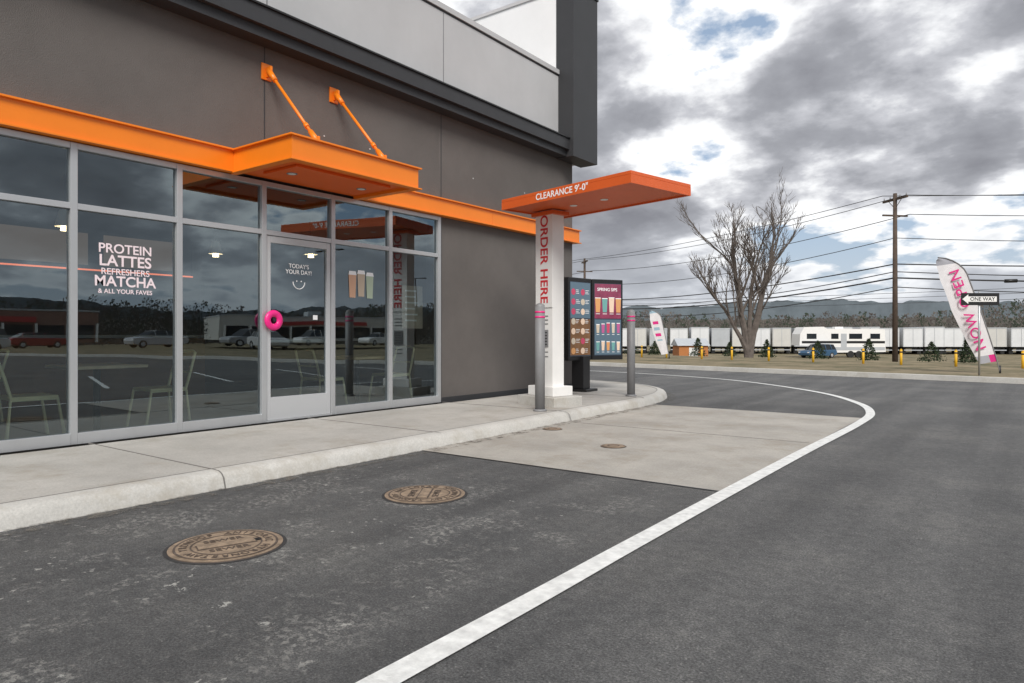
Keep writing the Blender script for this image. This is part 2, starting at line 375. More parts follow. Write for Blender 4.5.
# ---------------------------------------------------------------- covers
M_collar=mat('tar_collar',(0.035,0.034,0.034),0.8,var=0.3,vscale=10)
def cover(name,x,y,r,z,big=True,rz=0):
    e=empty(name,(x,y,z),rz)
    cyl('frame',(0,0,-0.01),(0,0,0.006),r,r,M_rustd,e,48)
    cyl('lid',(0,0,-0.01),(0,0,0.010),r*0.90,r*0.90,M_rust,e,48)
    def ring(ri,ro,zz,m,nm):
        s=48;v=[];f=[]
        for i in range(s):
            a=2*math.pi*i/s
            v+=[(ri*math.cos(a),ri*math.sin(a),zz),(ro*math.cos(a),ro*math.sin(a),zz)]
        for i in range(s): j=(i+1)%s; f.append((2*i,2*i+1,2*j+1,2*j))
        addmesh(nm,v,f,m,e)
    ring(r*0.91,r*1.0,0.0075,M_rust,'rim')
    ring(r*0.87,r*0.91,0.0115,M_rustd,'seat_gap')
    if big:
        ring(r*0.60,r*0.63,0.0125,M_rustd,'rib')
        for i in range(28):
            a=2*math.pi*i/28
            t=text('cast_letter','NORTH CAROLINA FOUNDRY WATER'[i%28],(math.cos(a)*r*0.74,math.sin(a)*r*0.74,0.0125),(math.sin(a),-math.cos(a),0),(math.cos(a),math.sin(a),0),0.062,M_rustd,e)
        box('lift_bar',-0.035,0.035,-r*0.5,r*0.5,0.012,0.018,M_rust,e,0.003)
        box('lift_bar_edge',-0.045,0.045,-r*0.52,r*0.52,0.0105,0.0135,M_rustd,e)
        box('pick_slot',-0.02,0.02,r*0.45,r*0.62,0.0105,0.0145,M_black,e)
        for sx in(-1,1): text('cast_label','SEWER',(sx*r*0.30,0,0.0125),(0,1,0),(-1,0,0),0.07,M_rustd,e)
    else:
        ring(r*0.4,r*0.5,0.0125,M_rustd,'rib')
    ring(r*1.0,r*1.07,0.0025,M_collar,'collar')
    return e
cover('manhole_cover',-3.64,2.19,0.305,0.0,True,R(-20))
cover('manhole_cover',-3.61,3.78,0.30,0.0,True,R(35))
cover('cleanout_cover',-3.53,6.6,0.13,0.004,False)
cover('cleanout_cover',-4.80,7.35,0.12,0.004,False)

# ---------------------------------------------------------------- building
B=empty('restaurant_building')
F=-7.48
ys=[2.87+1.05*i for i in range(-9,6)]
Yend=12.2;Ystart=-8.0
SW=0.13;ZT=2.46;ZH=3.08
box('wall_end_bay',F-0.25,F,8.15,Yend,0.0,4.74,M_stucco,B)
box('wall_upper',F-0.25,F,Ystart,8.15,3.12,4.74,M_stucco,B)
box('wall_south_bay',F-0.25,F,Ystart-4,ys[0]-0.03,0.0,4.74,M_stucco,B)
box('wall_north',-22,F-0.25,Yend-0.25,Yend,0.0,5.0,M_stucco,B)
box('wall_west',-22.25,-22,Ystart-4,Yend,0.0,5.0,M_stucco,B)
box('wall_south',-22,F-0.25,Ystart-4,Ystart-3.75,0,5.0,M_stucco,B)
box('roof',-22,F-0.25,Ystart-3.75,Yend-0.25,4.6,4.75,M_lgray,B)
for y in(5.0,8.2,2.0,-1.5): box('wall_reveal',F-0.001,F+0.003,y-0.007,y+0.007,3.3 if y<8.1 else 0.13,4.73,M_dark,B)
box('wall_base_flashing',F,F+0.015,8.15,Yend,0.10,0.2,M_dark,B)
box('cornice_soffit',F,F+0.24,Ystart-4,11.59,4.73,4.85,M_dark,B)
box('cornice_face',F,F+0.31,Ystart-4,11.59,4.852,5.06,M_dark,B)
box('cornice_cap',F,F+0.335,Ystart-4,11.59,5.062,5.085,M_black,B)
box('parapet_wall',F-0.2,F+0.05,Ystart-4,11.588,4.86,6.38,M_lgray,B)
box('parapet_coping',F-0.24,F+0.08,Ystart-4,11.586,6.382,6.47,M_lgray,B)
box('coping_shadow_line',F+0.05,F+0.055,Ystart-4,11.586,6.35,6.38,M_dark,B)
for y in(8.2,5.0,1.5,-2): box('parapet_reveal',F+0.05,F+0.053,y-0.008,y+0.008,5.09,6.35,M_gray,B)
box('tower_blade',F+0.0,F+0.40,11.59,12.54,4.72,8.1,M_dark,B)
box('tower_blade_cap',F-0.02,F+0.42,11.57,12.56,8.1,8.16,M_black,B)
box('tower_wall',-13.5,F-0.002,11.60,12.45,4.76,8.05,M_white,B)
box('tower_coping',-13.55,F-0.03,11.57,12.48,8.052,8.12,M_lgray,B)
box('orange_band',F,F+0.10,Ystart-4,4.55,3.09,3.36,M_orange,B)
box('orange_band_end',F,F+0.10,6.45,Yend+0.12,3.09,3.36,M_orange,B)
box('orange_band_return',F-3,F,Yend+0.001,Yend+0.12,3.09,3.36,M_orange,B)
for z in(3.09,3.345):
    box('band_flange',F+0.10,F+0.135,Ystart-4,4.55,z,z+0.018,M_orange,B)
    box('band_flange_end',F+0.10,F+0.135,6.45,Yend+0.15,z,z+0.018,M_orange,B)
for y in(-1.0,2.1,9.4): box('band_splice',F+0.1,F+0.1015,y-.002,y+.002,3.108,3.344,M_orange2,B)
for y in(5.9,6.7,9.0,10.5):
    cyl('wall_anchor',(F,y,3.85),(F+.006,y,3.85),.012,.012,M_lgray,B,8)
CY0,CY1=4.53,6.45;CX=F+1.20
box('canopy_front',CX-0.07,CX,CY0,CY1,3.08,3.34,M_orange,B)
box('canopy_side',F+0.02,CX-0.07,CY0,CY0+0.07,3.08,3.34,M_orange,B)
box('canopy_side_b',F+0.02,CX-0.07,CY1-0.07,CY1,3.08,3.34,M_orange,B)
box('canopy_top_flange',F,CX+0.035,CY0-0.035,CY1+0.035,3.341,3.358,M_orange,B)
box('canopy_lip',CX,CX+0.035,CY0-0.035,CY1+0.035,3.08,3.095,M_orange,B)
box('canopy_lip_side',F+0.1,CX,CY0-0.035,CY0,3.08,3.095,M_orange,B)
box('canopy_lip_side_b',F+0.1,CX,CY1,CY1+0.035,3.08,3.095,M_orange,B)
box('canopy_soffit',F+0.02,CX-0.07,CY0+0.07,CY1-0.07,3.12,3.15,M_orange2,B)
box('canopy_gutter',F+0.30,CX-0.25,CY0+0.25,CY1-0.25,3.085,3.119,M_orange2,B,0.006)
for y in(4.95,6.0): 
    cyl('canopy_downlight',(F+0.62,y,3.078),(F+0.62,y,3.086),0.045,0.045,M_lamp,B,20)
    cyl('downlight_trim',(F+0.62,y,3.080),(F+0.62,y,3.086),0.062,0.062,M_gray,B,20)
for y in(5.02,6.05):
    top=Vector((F+0.09,y,4.40));bot=Vector((CX-0.22,y,3.43))
    cyl('tie_rod',top,bot,0.019,0.019,M_orange,B,12)
    d=(bot-top).normalized()
    cyl('clevis_top',top-d*0.03,top+d*0.16,0.040,0.032,M_orange,B,10)
    cyl('clevis_bottom',bot-d*0.16,bot+d*0.03,0.032,0.040,M_orange,B,10)
    cyl('turnbuckle',bot-d*0.30,bot-d*0.24,0.030,0.030,M_orange,B,10)
    box('wall_plate',F,F+0.02,y-.07,y+.07,4.33,4.53,M_orange,B,.004)
    box('wall_lug',F+0.02,F+0.12,y-0.015,y+0.015,4.36,4.48,M_orange,B,0.004)
    box('foot_plate',CX-0.32,CX-0.10,y-0.05,y+0.05,3.359,3.375,M_orange,B,0.004)
    box('foot_lug',CX-0.26,CX-0.17,y-0.014,y+0.014,3.37,3.47,M_orange,B,0.004)
fw=0.032
for i,y in enumerate(ys):
    box('mullion',F-0.06,F+0.045,y-fw,y+fw,SW,ZH,M_alu,B,0.003)
for i in range(len(ys)-1):
    a,b=ys[i]+fw,ys[i+1]-fw
    door=(abs(ys[i]-4.97)<0.02)
    box('head',F-0.06,F+0.042,a,b,ZH-0.06,ZH,M_alu,B,0.003)
    box('transom',F-0.06,F+0.042,a,b,ZT-0.03,ZT+0.03,M_alu,B,0.003)
    addmesh('transom_glass',[(F,a,ZT+.03),(F,b,ZT+.03),(F,b,ZH-.06),(F,a,ZH-.06)],[(0,1,2,3)],M_glass,B)
    if not door:
        box('sill',F-0.06,F+0.05,a,b,SW,SW+0.11,M_alu,B,0.003)
        addmesh('window_glass',[(F,a,SW+.11),(F,b,SW+.11),(F,b,ZT-.03),(F,a,ZT-.03)],[(0,1,2,3)],M_glass,B)
    else:
        D=empty('entrance_door');D.parent=B
        box('stile',F-0.03,F+0.03,a+.006,a+.066,SW+.02,ZT-.036,M_aluw,D,0.003)
        box('stile_b',F-0.03,F+0.03,b-.066,b-.006,SW+.02,ZT-.036,M_aluw,D,0.003)
        box('top_rail',F-0.03,F+0.03,a+.066,b-.066,ZT-.12,ZT-.036,M_aluw,D,0.003)
        box('bottom_rail',F-0.03,F+0.03,a+.066,b-.066,SW+.02,SW+.30,M_aluw,D,0.003)
        box('threshold',F-0.05,F+0.06,a,b,SW,SW+.018,M_alu,D,0.003)
        addmesh('door_glass',[(F,a+.066,SW+.30),(F,b-.066,SW+.30),(F,b-.066,ZT-.12),(F,a+.066,ZT-.12)],[(0,1,2,3)],M_glass,D)
        box('push_bar',F-0.10,F-0.06,a+.05,b-.05,1.10,1.15,M_alu,D,0.01)
        v=[];f=[];RS,rs=0.085,0.042;A,Bn=28,12
        for p in range(A):
            t=2*math.pi*p/A
            for q in range(Bn):
                u=2*math.pi*q/Bn
                v.append((rs*0.7*math.sin(u),(RS+rs*math.cos(u))*math.cos(t),(RS+rs*math.cos(u))*math.sin(t)))
        for p in range(A):
            for q in range(Bn): f.append((p*Bn+q,((p+1)%A)*Bn+q,((p+1)%A)*Bn+(q+1)%Bn,p*Bn+(q+1)%Bn))
        h=addmesh('ring_handle',v,f,M_pink,D,True);h.location=(F+0.10,a+.06,1.38)
        cyl('handle_post',(F+0.02,a+.05,1.46),(F+0.1,a+.05,1.46),0.012,0.012,M_pink,D,8)
        cyl('handle_post_b',(F+0.02,a+.05,1.30),(F+0.1,a+.05,1.30),0.012,0.012,M_pink,D,8)
        text('door_vinyl',"TODAY'S\nYOUR DAY!",(F+.004,5.5,2.04),*FX,0.075,M_vinyl,D,0.001)
        tube('smile',[(F+.004,5.5+0.09*math.cos(t),1.88-0.09*math.sin(t)) for t in [math.pi*k/10 for k in range(11)]],0.006,M_vinyl,D)
        for s in(-1,1): cyl('smile_eye',(F+.003,5.5+s*.035,1.89),(F+.006,5.5+s*.035,1.89),0.010,0.010,M_vinyl,D,10)
        box('hours_sticker',F+.002,F+.004,5.72,5.79,1.40,1.46,M_vinyl,D)
yc=3.37
for s,sz,z,of in(("PROTEIN",0.125,2.08,0.002),("LATTES",0.150,1.955,0.003),("REFRESHERS",0.085,1.845,0.001),("MATCHA",0.140,1.745,0.003),("& ALL YOUR FAVES",0.060,1.645,0.001)):
    text('window_lettering',s,(F+.005,yc,z),*FX,sz*1.05,M_vinylp,B,of)
M_cup=[mat('cup_%d'%i,c,0.5) for i,c in enumerate([(0.60,0.36,0.24),(0.52,0.42,0.32),(0.42,0.50,0.38)])]
def cups(y0,z0,s):
    for i in range(3):
        y=y0+i*0.15*s;zt=z0+(0.02 if i==1 else 0)
        v=[(F+.006,y-.05*s,zt),(F+.006,y+.05*s,zt),(F+.006,y+.065*s,zt+.30*s),(F+.006,y-.065*s,zt+.30*s)]
        addmesh('drink_decal',v,[(0,1,2,3)],M_cup[i],B)
        v=[(F+.007,y-.07*s,zt+.30*s),(F+.007,y+.07*s,zt+.30*s),(F+.007,y+.055*s,zt+.35*s),(F+.007,y-.055*s,zt+.35*s)]
        addmesh('cup_lid_decal',v,[(0,1,2,3)],M_vinyl,B)
cups(6.38,1.72,1.05)
M_poster=mat('poster_back',(.50,.42,.34),.6,var=.2,vscale=6)
box('window_poster',F-.03,F-.022,7.36,7.80,1.30,1.95,M_poster,B)
for q in range(6): box('poster_text',F-.021,F-.019,7.42,7.42+random.uniform(.2,.32),1.86-q*.09,1.885-q*.09,M_vinyl,B)
# interior
M_floor=mat('interior_floor',(0.20,0.18,0.16),0.35,var=0.15,vscale=2)
M_iwall=mat('interior_wall',(0.20,0.18,0.16),0.8,var=0.05)
M_iwall2=mat('interior_panel',(0.20,0.10,0.05),0.7,var=0.2,vscale=3)
M_ceil=mat('interior_ceiling',(0.07,0.07,0.07),0.9)
box('interior_floor',-15,F-0.07,Ystart,Yend-0.3,0.0,SW,M_floor,B)
box('interior_ceiling',-15,F-0.26,Ystart,Yend-0.3,3.2,3.25,M_ceil,B)
box('interior_back_wall',-15.1,-15,Ystart,Yend-0.3,SW,3.2,M_iwall,B)
box('interior_partition',-15,F-0.26,8.4,8.5,SW,3.2,M_iwall,B)
box('interior_partition_b',-15,F-0.26,Ystart,Ystart+.1,SW,3.2,M_iwall,B)
M_led=mat('led_strip',(1,0.3,0.15),0.5,emis=(1,0.20,0.08),estr=1.2)
box('counter',-12.6,-12.0,0.2,6.8,SW,1.15,M_iwall2,B,0.01)
box('counter_top',-12.65,-11.95,0.15,6.85,1.151,1.2,M_lgray,B,0.005)
box('menu_bulkhead',-12.6,-12.45,0.2,6.8,2.3,2.95,M_dark,B)
box('led_strip',-12.45,-12.43,0.2,6.8,2.27,2.295,M_led,B)
M_scr=mat('interior_screen',(0.1,0.1,0.1),0.4,emis=(0.8,0.55,0.4),estr=0.12)
for i in range(4): box('interior_menu_screen',-12.448,-12.42,0.6+i*1.55,1.9+i*1.55,2.36,2.88,M_scr,B)
M_bulb=mat('bulb',(1,.9,.7),.5,emis=(1,.75,.45),estr=6)
for i,(x,y) in enumerate([(-9.6,1.6),(-9.6,2.6),(-9.6,3.6),(-10.8,1.2),(-10.8,6.3),(-9.6,7.3)]):
    L=empty('pendant_lamp',(x,y,0))
    tube('cord',[(0,0,3.2),(0,0,2.75)],0.006,M_black,L)
    cyl('shade',(0,0,2.55),(0,0,2.76),0.11,0.06,M_signw,L,20,False)
    cyl('bulb',(0,0,2.50),(0,0,2.66),0.05,0.03,M_bulb,L,12)

M_chair=mat('chair_cream',(0.90,0.86,0.55),0.45)
M_table=mat('table_top',(0.68,0.55,0.38),0.5,var=0.2,vscale=4)
def chair(x,y,rz):
    e=empty('cafe_chair',(x,y,SW),rz)
    box('seat',-0.21,0.21,-0.21,0.21,0.44,0.475,M_chair,e,0.012)
    for s in(-1,1):
        tube('side_frame',[(s*.22,-.27,0),(s*.205,-.20,.44),(s*.20,.20,.44),(s*.22,.24,0)],0.017,M_chair,e)
        tube('back_post',[(s*.20,.19,.44),(s*.205,.25,.66),(s*.19,.31,.86)],0.017,M_chair,e)
    tube('back_rail',[(-.19,.31,.86),(-.1,.335,.88),(.1,.335,.88),(.19,.31,.86)],0.018,M_chair,e)
    tube('back_rail_low',[(-.2,.24,.64),(0,.26,.64),(.2,.24,.64)],0.014,M_chair,e)
def table(x,y):
    e=empty('cafe_table',(x,y,SW))
    box('top',-.38,.38,-.36,.36,.72,.755,M_table,e,0.008)
    cyl('column',(0,0,.02),(0,0,.72),.035,.035,M_black,e)
    cyl('foot',(0,0,0),(0,0,.02),.26,.24,M_black,e,24)
for y in(0.9,3.30,6.9):
    table(-7.98,y);chair(-7.95,y-0.66,math.pi);chair(-7.95,y+0.66,0)
table(-10.3,2.2);chair(-10.3,1.55,math.pi);chair(-10.3,2.85,0)

# ---------------------------------------------------------------- order canopy
O=empty('order_canopy',(-4.98,8.64,0),R(-12.8))
L2,W2=1.25,0.63
box('roof_plate',-L2,L2,-W2,W2,3.20,3.245,M_redor,O,0.004)
box('fascia_near',-L2,L2,-W2,-W2+.03,3.09,3.199,M_redor,O)
box('fascia_far',-L2,L2,W2-.03,W2,3.09,3.199,M_redor,O)
box('fascia_end',L2-.03,L2,-W2+.03,W2-.03,3.09,3.199,M_redor,O)
box('fascia_back',-L2,-L2+.03,-W2+.03,W2-.03,3.09,3.199,M_redor,O)
box('soffit',-L2+.03,L2-.03,-W2+.03,W2-.03,3.11,3.13,M_redor,O)
for x in(-.35,.25): 
    cyl('downlight',(x,0,3.103),(x,0,3.1095),.055,.055,M_lamp,O,20)
text('clearance_lettering','CLEARANCE 9\'-0"',(.02,-W2-.002,3.163),(1,0,0),(0,0,1),0.125,M_vinyl,O,0.002,space=1.05)
PX,PY=-.93,.08
box('post',PX-.18,PX+.18,PY-.12,PY+.12,.40,3.11,M_signw,O,0.006)
box('sign_panel',PX-.185,PX+.185,PY-.135,PY-.122,1.62,3.05,M_signw,O,0.003)
box('collar',PX-.24,PX+.24,PY-.18,PY+.18,3.03,3.089,M_redor,O,0.006)
text('order_here_lettering','ORDER HERE',(PX,PY-.138,2.36),(0,0,-1),(1,0,0),.225,M_red,O,0.004,sx=1.02)
box('speaker_grille',PX-.09,PX+.09,PY-.135,PY-.122,1.02,1.28,M_gray,O,0.003)
for i in range(5): box('speaker_slot',PX-.07,PX+.07,PY-.137,PY-.134,1.05+i*.045,1.065+i*.045,M_black,O)
for z in(0.86,0.93,1.36,1.42,1.48): box('notice_line',PX-.08,PX+.08,PY-.124,PY-.119,z,z+.018,M_gray,O)
box('plinth',PX-.42,PX+.40,PY-.30,PY+.30,.12,.27,M_curb,O,0.012)
box('plinth_step',PX-.28,PX+.28,PY-.21,PY+.21,.271,.42,M_signw,O,0.01)

def bollard(x,y):
    e=empty('bollard',(x,y,SW))
    cyl('pipe',(0,0,0),(0,0,1.47),.07,.07,M_gray,e,24)
    v=[];f=[]
    for j in range(5):
        a=j/4*math.pi/2
        for i in range(24): t=2*math.pi*i/24; v.append((.07*math.cos(a)*math.cos(t),.07*math.cos(a)*math.sin(t),1.47+.05*math.sin(a)))
    for j in range(4):
        for i in range(24): f.append((j*24+i,j*24+(i+1)%24,(j+1)*24+(i+1)%24,(j+1)*24+i))
    addmesh('dome',v,f,M_gray,e,True)
    cyl('band_upper',(0,0,1.38),(0,0,1.405),.072,.072,M_pink,e,24)
    cyl('band_lower',(0,0,1.31),(0,0,1.335),.072,.072,M_pink,e,24)
    cyl('base_ring',(0,0,0),(0,0,.03),.10,.085,M_gray,e,24)
bollard(-5.46,8.04);bollard(-5.52,10.97)

# ---------------------------------------------------------------- menu board
Mb=empty('menu_board',(-6.67,11.6,0))
box('pedestal',-.24,.02,-.35,-.10,SW+.05,.80,M_black,Mb,0.01)
box('pedestal_foot',-.34,.12,-.42,.02,.12,SW+.05,M_black,Mb,0.01)
tile_m=[mat('menu_tile_%d'%i,c,.4,emis=c,estr=.4) for i,c in enumerate([(.42,.05,.10),(.50,.25,.10),(.45,.38,.30),(.12,.28,.26),(.36,.08,.20),(.60,.45,.34)])]
M_screen=mat('screen_dark',(.02,.025,.035),.10,emis=(.05,.07,.10),estr=.5)
M_screen2=mat('screen_panel',(.04,.07,.09),.10,emis=(.16,.22,.28),estr=.5)
M_screen3=mat('screen_maroon',(.16,.03,.06),.10,emis=(.22,.05,.09),estr=.5,var=.5,vscale=6)
M_screen4=mat('screen_brown',(.12,.06,.03),.10,emis=(.20,.11,.06),estr=.5,var=.5,vscale=6)
def panel(ang,side):
    e=empty('display',(0,0,0),R(ang)+math.pi/2);e.parent=Mb
    w_=.70;x0,x1=(-w_,-.01) if side<0 else (.01,w_)
    box('housing',x0,x1,0.0,.14,.72,2.28,M_black,e,.012)
    box('screen',x0+.04,x1-.04,-.004,.0,.80,2.20,M_screen,e)
    rnd=random.Random(3+side)
    if side<0:
        box('feature_panel',x0+.05,x1-.05,-.0065,-.0042,1.52,2.19,M_screen2,e)
        box('feature_panel_low',x0+.05,x1-.05,-.0065,-.0042,.82,1.50,M_screen4,e)
        for r in range(7):
            zz=.83+r*.185
            for c in range(2):
                xx=x0+.08+c*.28
                cyl('food_picture',(xx+.055,-.009,zz+.07),(xx+.055,-.0068,zz+.07),.062,.062,tile_m[rnd.choice([1,2,5,5,0])],e,10)
                for q in range(3): box('menu_text',xx+.13,xx+.13+rnd.uniform(.06,.12),-.009,-.0068,zz+.10-q*.03,zz+.110-q*.03,M_vinyl,e)
    else:
        box('feature_panel',x0+.05,x1-.05,-.0065,-.0042,1.52,2.19,M_screen3,e)
        box('feature_panel_low',x0+.05,x1-.05,-.0065,-.0042,.82,1.50,M_screen2,e)
        for r,(zz,hh) in enumerate(((1.64,.30),(1.24,.18),(.90,.18))):
            nn_=4 if r==0 else 5
            for c in range(nn_):
                xx=x0+.12+c*(.46/(nn_-1));ww=hh*.15
                h2=hh*rnd.uniform(.85,1.05)
                addmesh('drink_picture',[(xx-ww,-.009,zz),(xx+ww,-.009,zz),(xx+ww*1.35,-.009,zz+h2),(xx-ww*1.35,-.009,zz+h2)],[(0,1,2,3)],tile_m[(c*2+r+1)%6],e)
                box('drink_lid',xx-ww*1.4,xx+ww*1.4,-.0095,-.0068,zz+h2,zz+h2+.015,M_vinyl,e)
                box('menu_text',xx-ww,xx+ww,-.0095,-.0068,zz-.035,zz-.025,M_vinyl,e)
        text('menu_heading','SPRING SIPS',(x0+.33,-.008,2.08),(1,0,0),(0,0,1),.085,M_vinyl,e,.001)
panel(-8,-1);panel(-30,1)

# ---------------------------------------------------------------- background: tree, poles, flags
class Acc:
    def __init__(s): s.v=[];s.f=[]
    def seg(s,p0,p1,r0,r1,k=5):
        a=(p1-p0).normalized();t=Vector((0,0,1)) if abs(a.z)<.9 else Vector((1,0,0))
        u=a.cross(t).normalized();w=a.cross(u);b=len(s.v)
        for p,r in((p0,r0),(p1,r1)):
            for i in range(k): an=2*math.pi*i/k;s.v.append(tuple(p+u*math.cos(an)*r+w*math.sin(an)*r))
        for i in range(k): j=(i+1)%k;s.f.append((b+i,b+k+i,b+k+j,b+j))
def bare_tree(x,y,h,rad,seed,stems,LV=4):
    rnd=random.Random(seed);A=Acc()
    def grow(p,d,L,r,lvl):
        nseg=6 if lvl<2 else 3
        q=p.copy();dd=d.copy();rr=r
        for i in range(nseg):
            dd=(dd+Vector((rnd.uniform(-1,1),rnd.uniform(-1,1),rnd.uniform(-.4,.7)))*(.15 if lvl<2 else .2)).normalized()
            q2=q+dd*L/nseg;r2=rr*(.87 if lvl<2 else .75)
            A.seg(q,q2,rr,r2,7 if lvl<1 else (5 if lvl<3 else 3))
            q=q2;rr=r2
            if lvl<LV and (i>=2 or lvl>0):
                if rnd.random()<(.8 if lvl<1 else .78):
                    an=rnd.uniform(0,2*math.pi);side=Vector((math.cos(an),math.sin(an),0))
                    nd=(dd*.9+side*rnd.uniform(.40,.75)+Vector((0,0,.35))).normalized()
                    grow(q,nd,L*rnd.uniform(.40,.62),max(rr*.62,.016),lvl+1)
        if lvl<LV:
            grow(q,dd,L*.45,rr,lvl+1)
            an=rnd.uniform(0,2*math.pi);grow(q,(dd+Vector((math.cos(an),math.sin(an),.2))*.5).normalized(),L*.4,rr*.8,lvl+1)
    z=gz(x,y)-.1
    for (dx,dy,lean,Lf,rf) in stems:
        grow(Vector((x,y,z)),Vector((dx*lean,dy*lean,1)).normalized(),h*Lf,rad*rf,0)
    return addmesh('bare_tree',A.v,A.f,M_bark)
tx,ty=P(14.4,42)
rt=Vector((.8039,.5948,0))
bare_tree(tx,ty,8.9,.28,11,[(-rt.x,-rt.y,.14,.62,.9),(rt.x,rt.y,.12,.62,1.0),(rt.x,rt.y,.34,.50,.7),(-rt.x,-rt.y,.32,.46,.65),(rt.x,rt.y,.01,.58,.7),(-rt.x,-rt.y,.08,.52,.6)])

def utility_pole(r,f,h=12.2):
    x,y=P(r,f);z=gz(x,y);e=empty('utility_pole',(x,y,z),R(36.5+10))
    H=h
    cyl('shaft',(0,0,-.2),(0,0,H),.18,.12,M_wood,e,12)
    box('crossarm',-.06,.06,-1.1,1.1,H-.45,H-.33,M_wood,e)
    box('crossarm_low',-.9,.9,-.06,.06,H-1.5,H-1.4,M_wood,e)
    for yy in(-1.0,-.45,.45,1.0): cyl('insulator',(0,yy,H-.33),(0,yy,H-.15),.045,.03,M_gray,e,8)
    for s in(-1,1): tube('brace',[(0,s*.6,H-.42),(0,0,H-1.0)],.02,M_wood,e)
    return Vector((x,y,z+H))
p1=utility_pole(24.98,45,11.4)
p0=utility_pole(8.1,77,11.3)
p2=utility_pole(72,38,12.8)
pm=utility_pole(-40,150,11.0)
WI=empty('power_lines')
def wire(a,b,sag,r,side=Vector((0,0,0))):
    pts=[]
    for i in range(17):
        t=i/16;q=a.lerp(b,t)+side;pts.append((q.x,q.y,q.z-sag*4*t*(1-t)))
    tube('wire',pts,r,M_wire,WI)
for (a,b) in((pm,p0),(p0,p1),(p1,p2)):
    for dz,sg,rr,off in((-.12,.5,.022,-.7),(-.14,.7,.022,.6),(-1.4,.8,.024,.8),(-2.9,.9,.024,0),(-4.6,.7,.04,0),(-5.1,.9,.03,0),(-5.5,.8,.05,0),(-6.1,1.0,.03,0)):
        wire(a+Vector((0,0,dz)),b+Vector((0,0,dz)),sg,rr,Vector((off,off*.3,0)))
a=p1+Vector((0,0,-5.5));b=p2+Vector((0,0,-5.5));q=a.lerp(b,.145);q.z-=.8*4*.145*.855
dr=(b-a).normalized();cyl('splice_case',q-dr*.35,q+dr*.35,.12,.12,M_black,WI,10)
g0=Vector((*P(-20,150),9.0));g1=Vector((*P(120,62),10.0))
for dz in(0,-.7,-1.5): wire(g0+Vector((0,0,dz)),g1+Vector((0,0,dz)),2.2,.03)

M_flag=mat('flag_white',(.66,.64,.65),.8,var=.08)
M_mag=mat('flag_magenta',(.62,.02,.20),.8)
M_flgray=mat('flag_gray',(.33,.33,.36),.8)
M_flblue=mat('flag_pale_blue',(.30,.42,.50),.8)
def feather_flag(r,f,h,wd,lean,txt,az=R(36.5)):
    x,y=P(r,f);e=empty('feather_flag',(x,y,gz(x,y)),az)
    def pole(t): return (-lean*h*(t**1.15)-(wd*.75*max(0,(t-.84)/.16)**1.5), 0, h*(t if t<.84 else .84+.16*math.sin((t-.84)/.16*math.pi/2)*.8))
    pts=[pole(i/30) for i in range(31)]
    tube('pole',pts,.017,M_gray,e)
    cyl('ground_spike',(0,0,-.1),(0,0,.25),.03,.03,M_black,e,8)
    v=[];fc=[];n_=30;cols=6;t0=.10
    for i in range(n_+1):
        t=t0+(1-t0)*i/n_
        px,_,pz=pole(t)
        wloc=wd*(1.0 if t<.80 else max(.02,1-((t-.80)/.20)**2.0)) * (.62+.38*min(1,(t-t0)/.45))
        for j in range(cols+1):
            s=j/cols
            v.append((px-s*wloc,0.05*math.sin(s*5+t*9)*s+.01,pz-.10*s*wd))
    for i in range(n_):
        for j in range(cols):
            a=i*(cols+1)+j;fc.append((a,a+1,a+cols+2,a+cols+1))
    o=addmesh('banner',v,fc,[M_flag,M_mag,M_flgray,M_flblue],e,True)
    for k,p in enumerate(o.data.polygons):
        i,j=k//cols,k%cols
        if txt and i<2 : p.material_index=2 if j>1 else 1
        if i>26: p.material_index=2 if txt else 3
        if txt is None and 8<i<24 and 1<j<5: p.material_index=(3,0,1,0)[(i//2)%4]
    if txt:
        a=Vector(pole(.24));b=Vector(pole(.80));up=(b-a).normalized()
        cpt=(Vector(pole(.53)))+Vector((-wd*.49,-.08,-.0))
        text('flag_lettering',txt,(cpt.x,cpt.y,cpt.z),(up.x,0,up.z),(-up.z,0,up.x),wd*.52,M_mag,e,.004,sx=.98,space=1.08)
    return e
feather_flag(15.7,22.2,3.85,.92,.34,'NOW OPEN')
feather_flag(8.2,36,2.6,.6,.2,None)

x,y=P(14.15,20.9);OW=empty('one_way_sign',(x,y,gz(x,y)),R(36.5))
cyl('post',(0,0,0),(0,0,2.55),.03,.03,M_alu,OW,10)
box('sign_board',-.58,.58,-.045,-.035,2.13,2.50,M_black,OW,.004)
v=[(-.54,-.047,2.315),(-.36,-.047,2.46),(-.36,-.047,2.395),(.50,-.047,2.395),(.50,-.047,2.235),(-.36,-.047,2.235),(-.36,-.047,2.17)]
addmesh('arrow',v,[tuple(range(7))],M_signw,OW)
text('lettering','ONE WAY',(.07,-.049,2.315),(1,0,0),(0,0,1),.16,M_black,OW,.002)

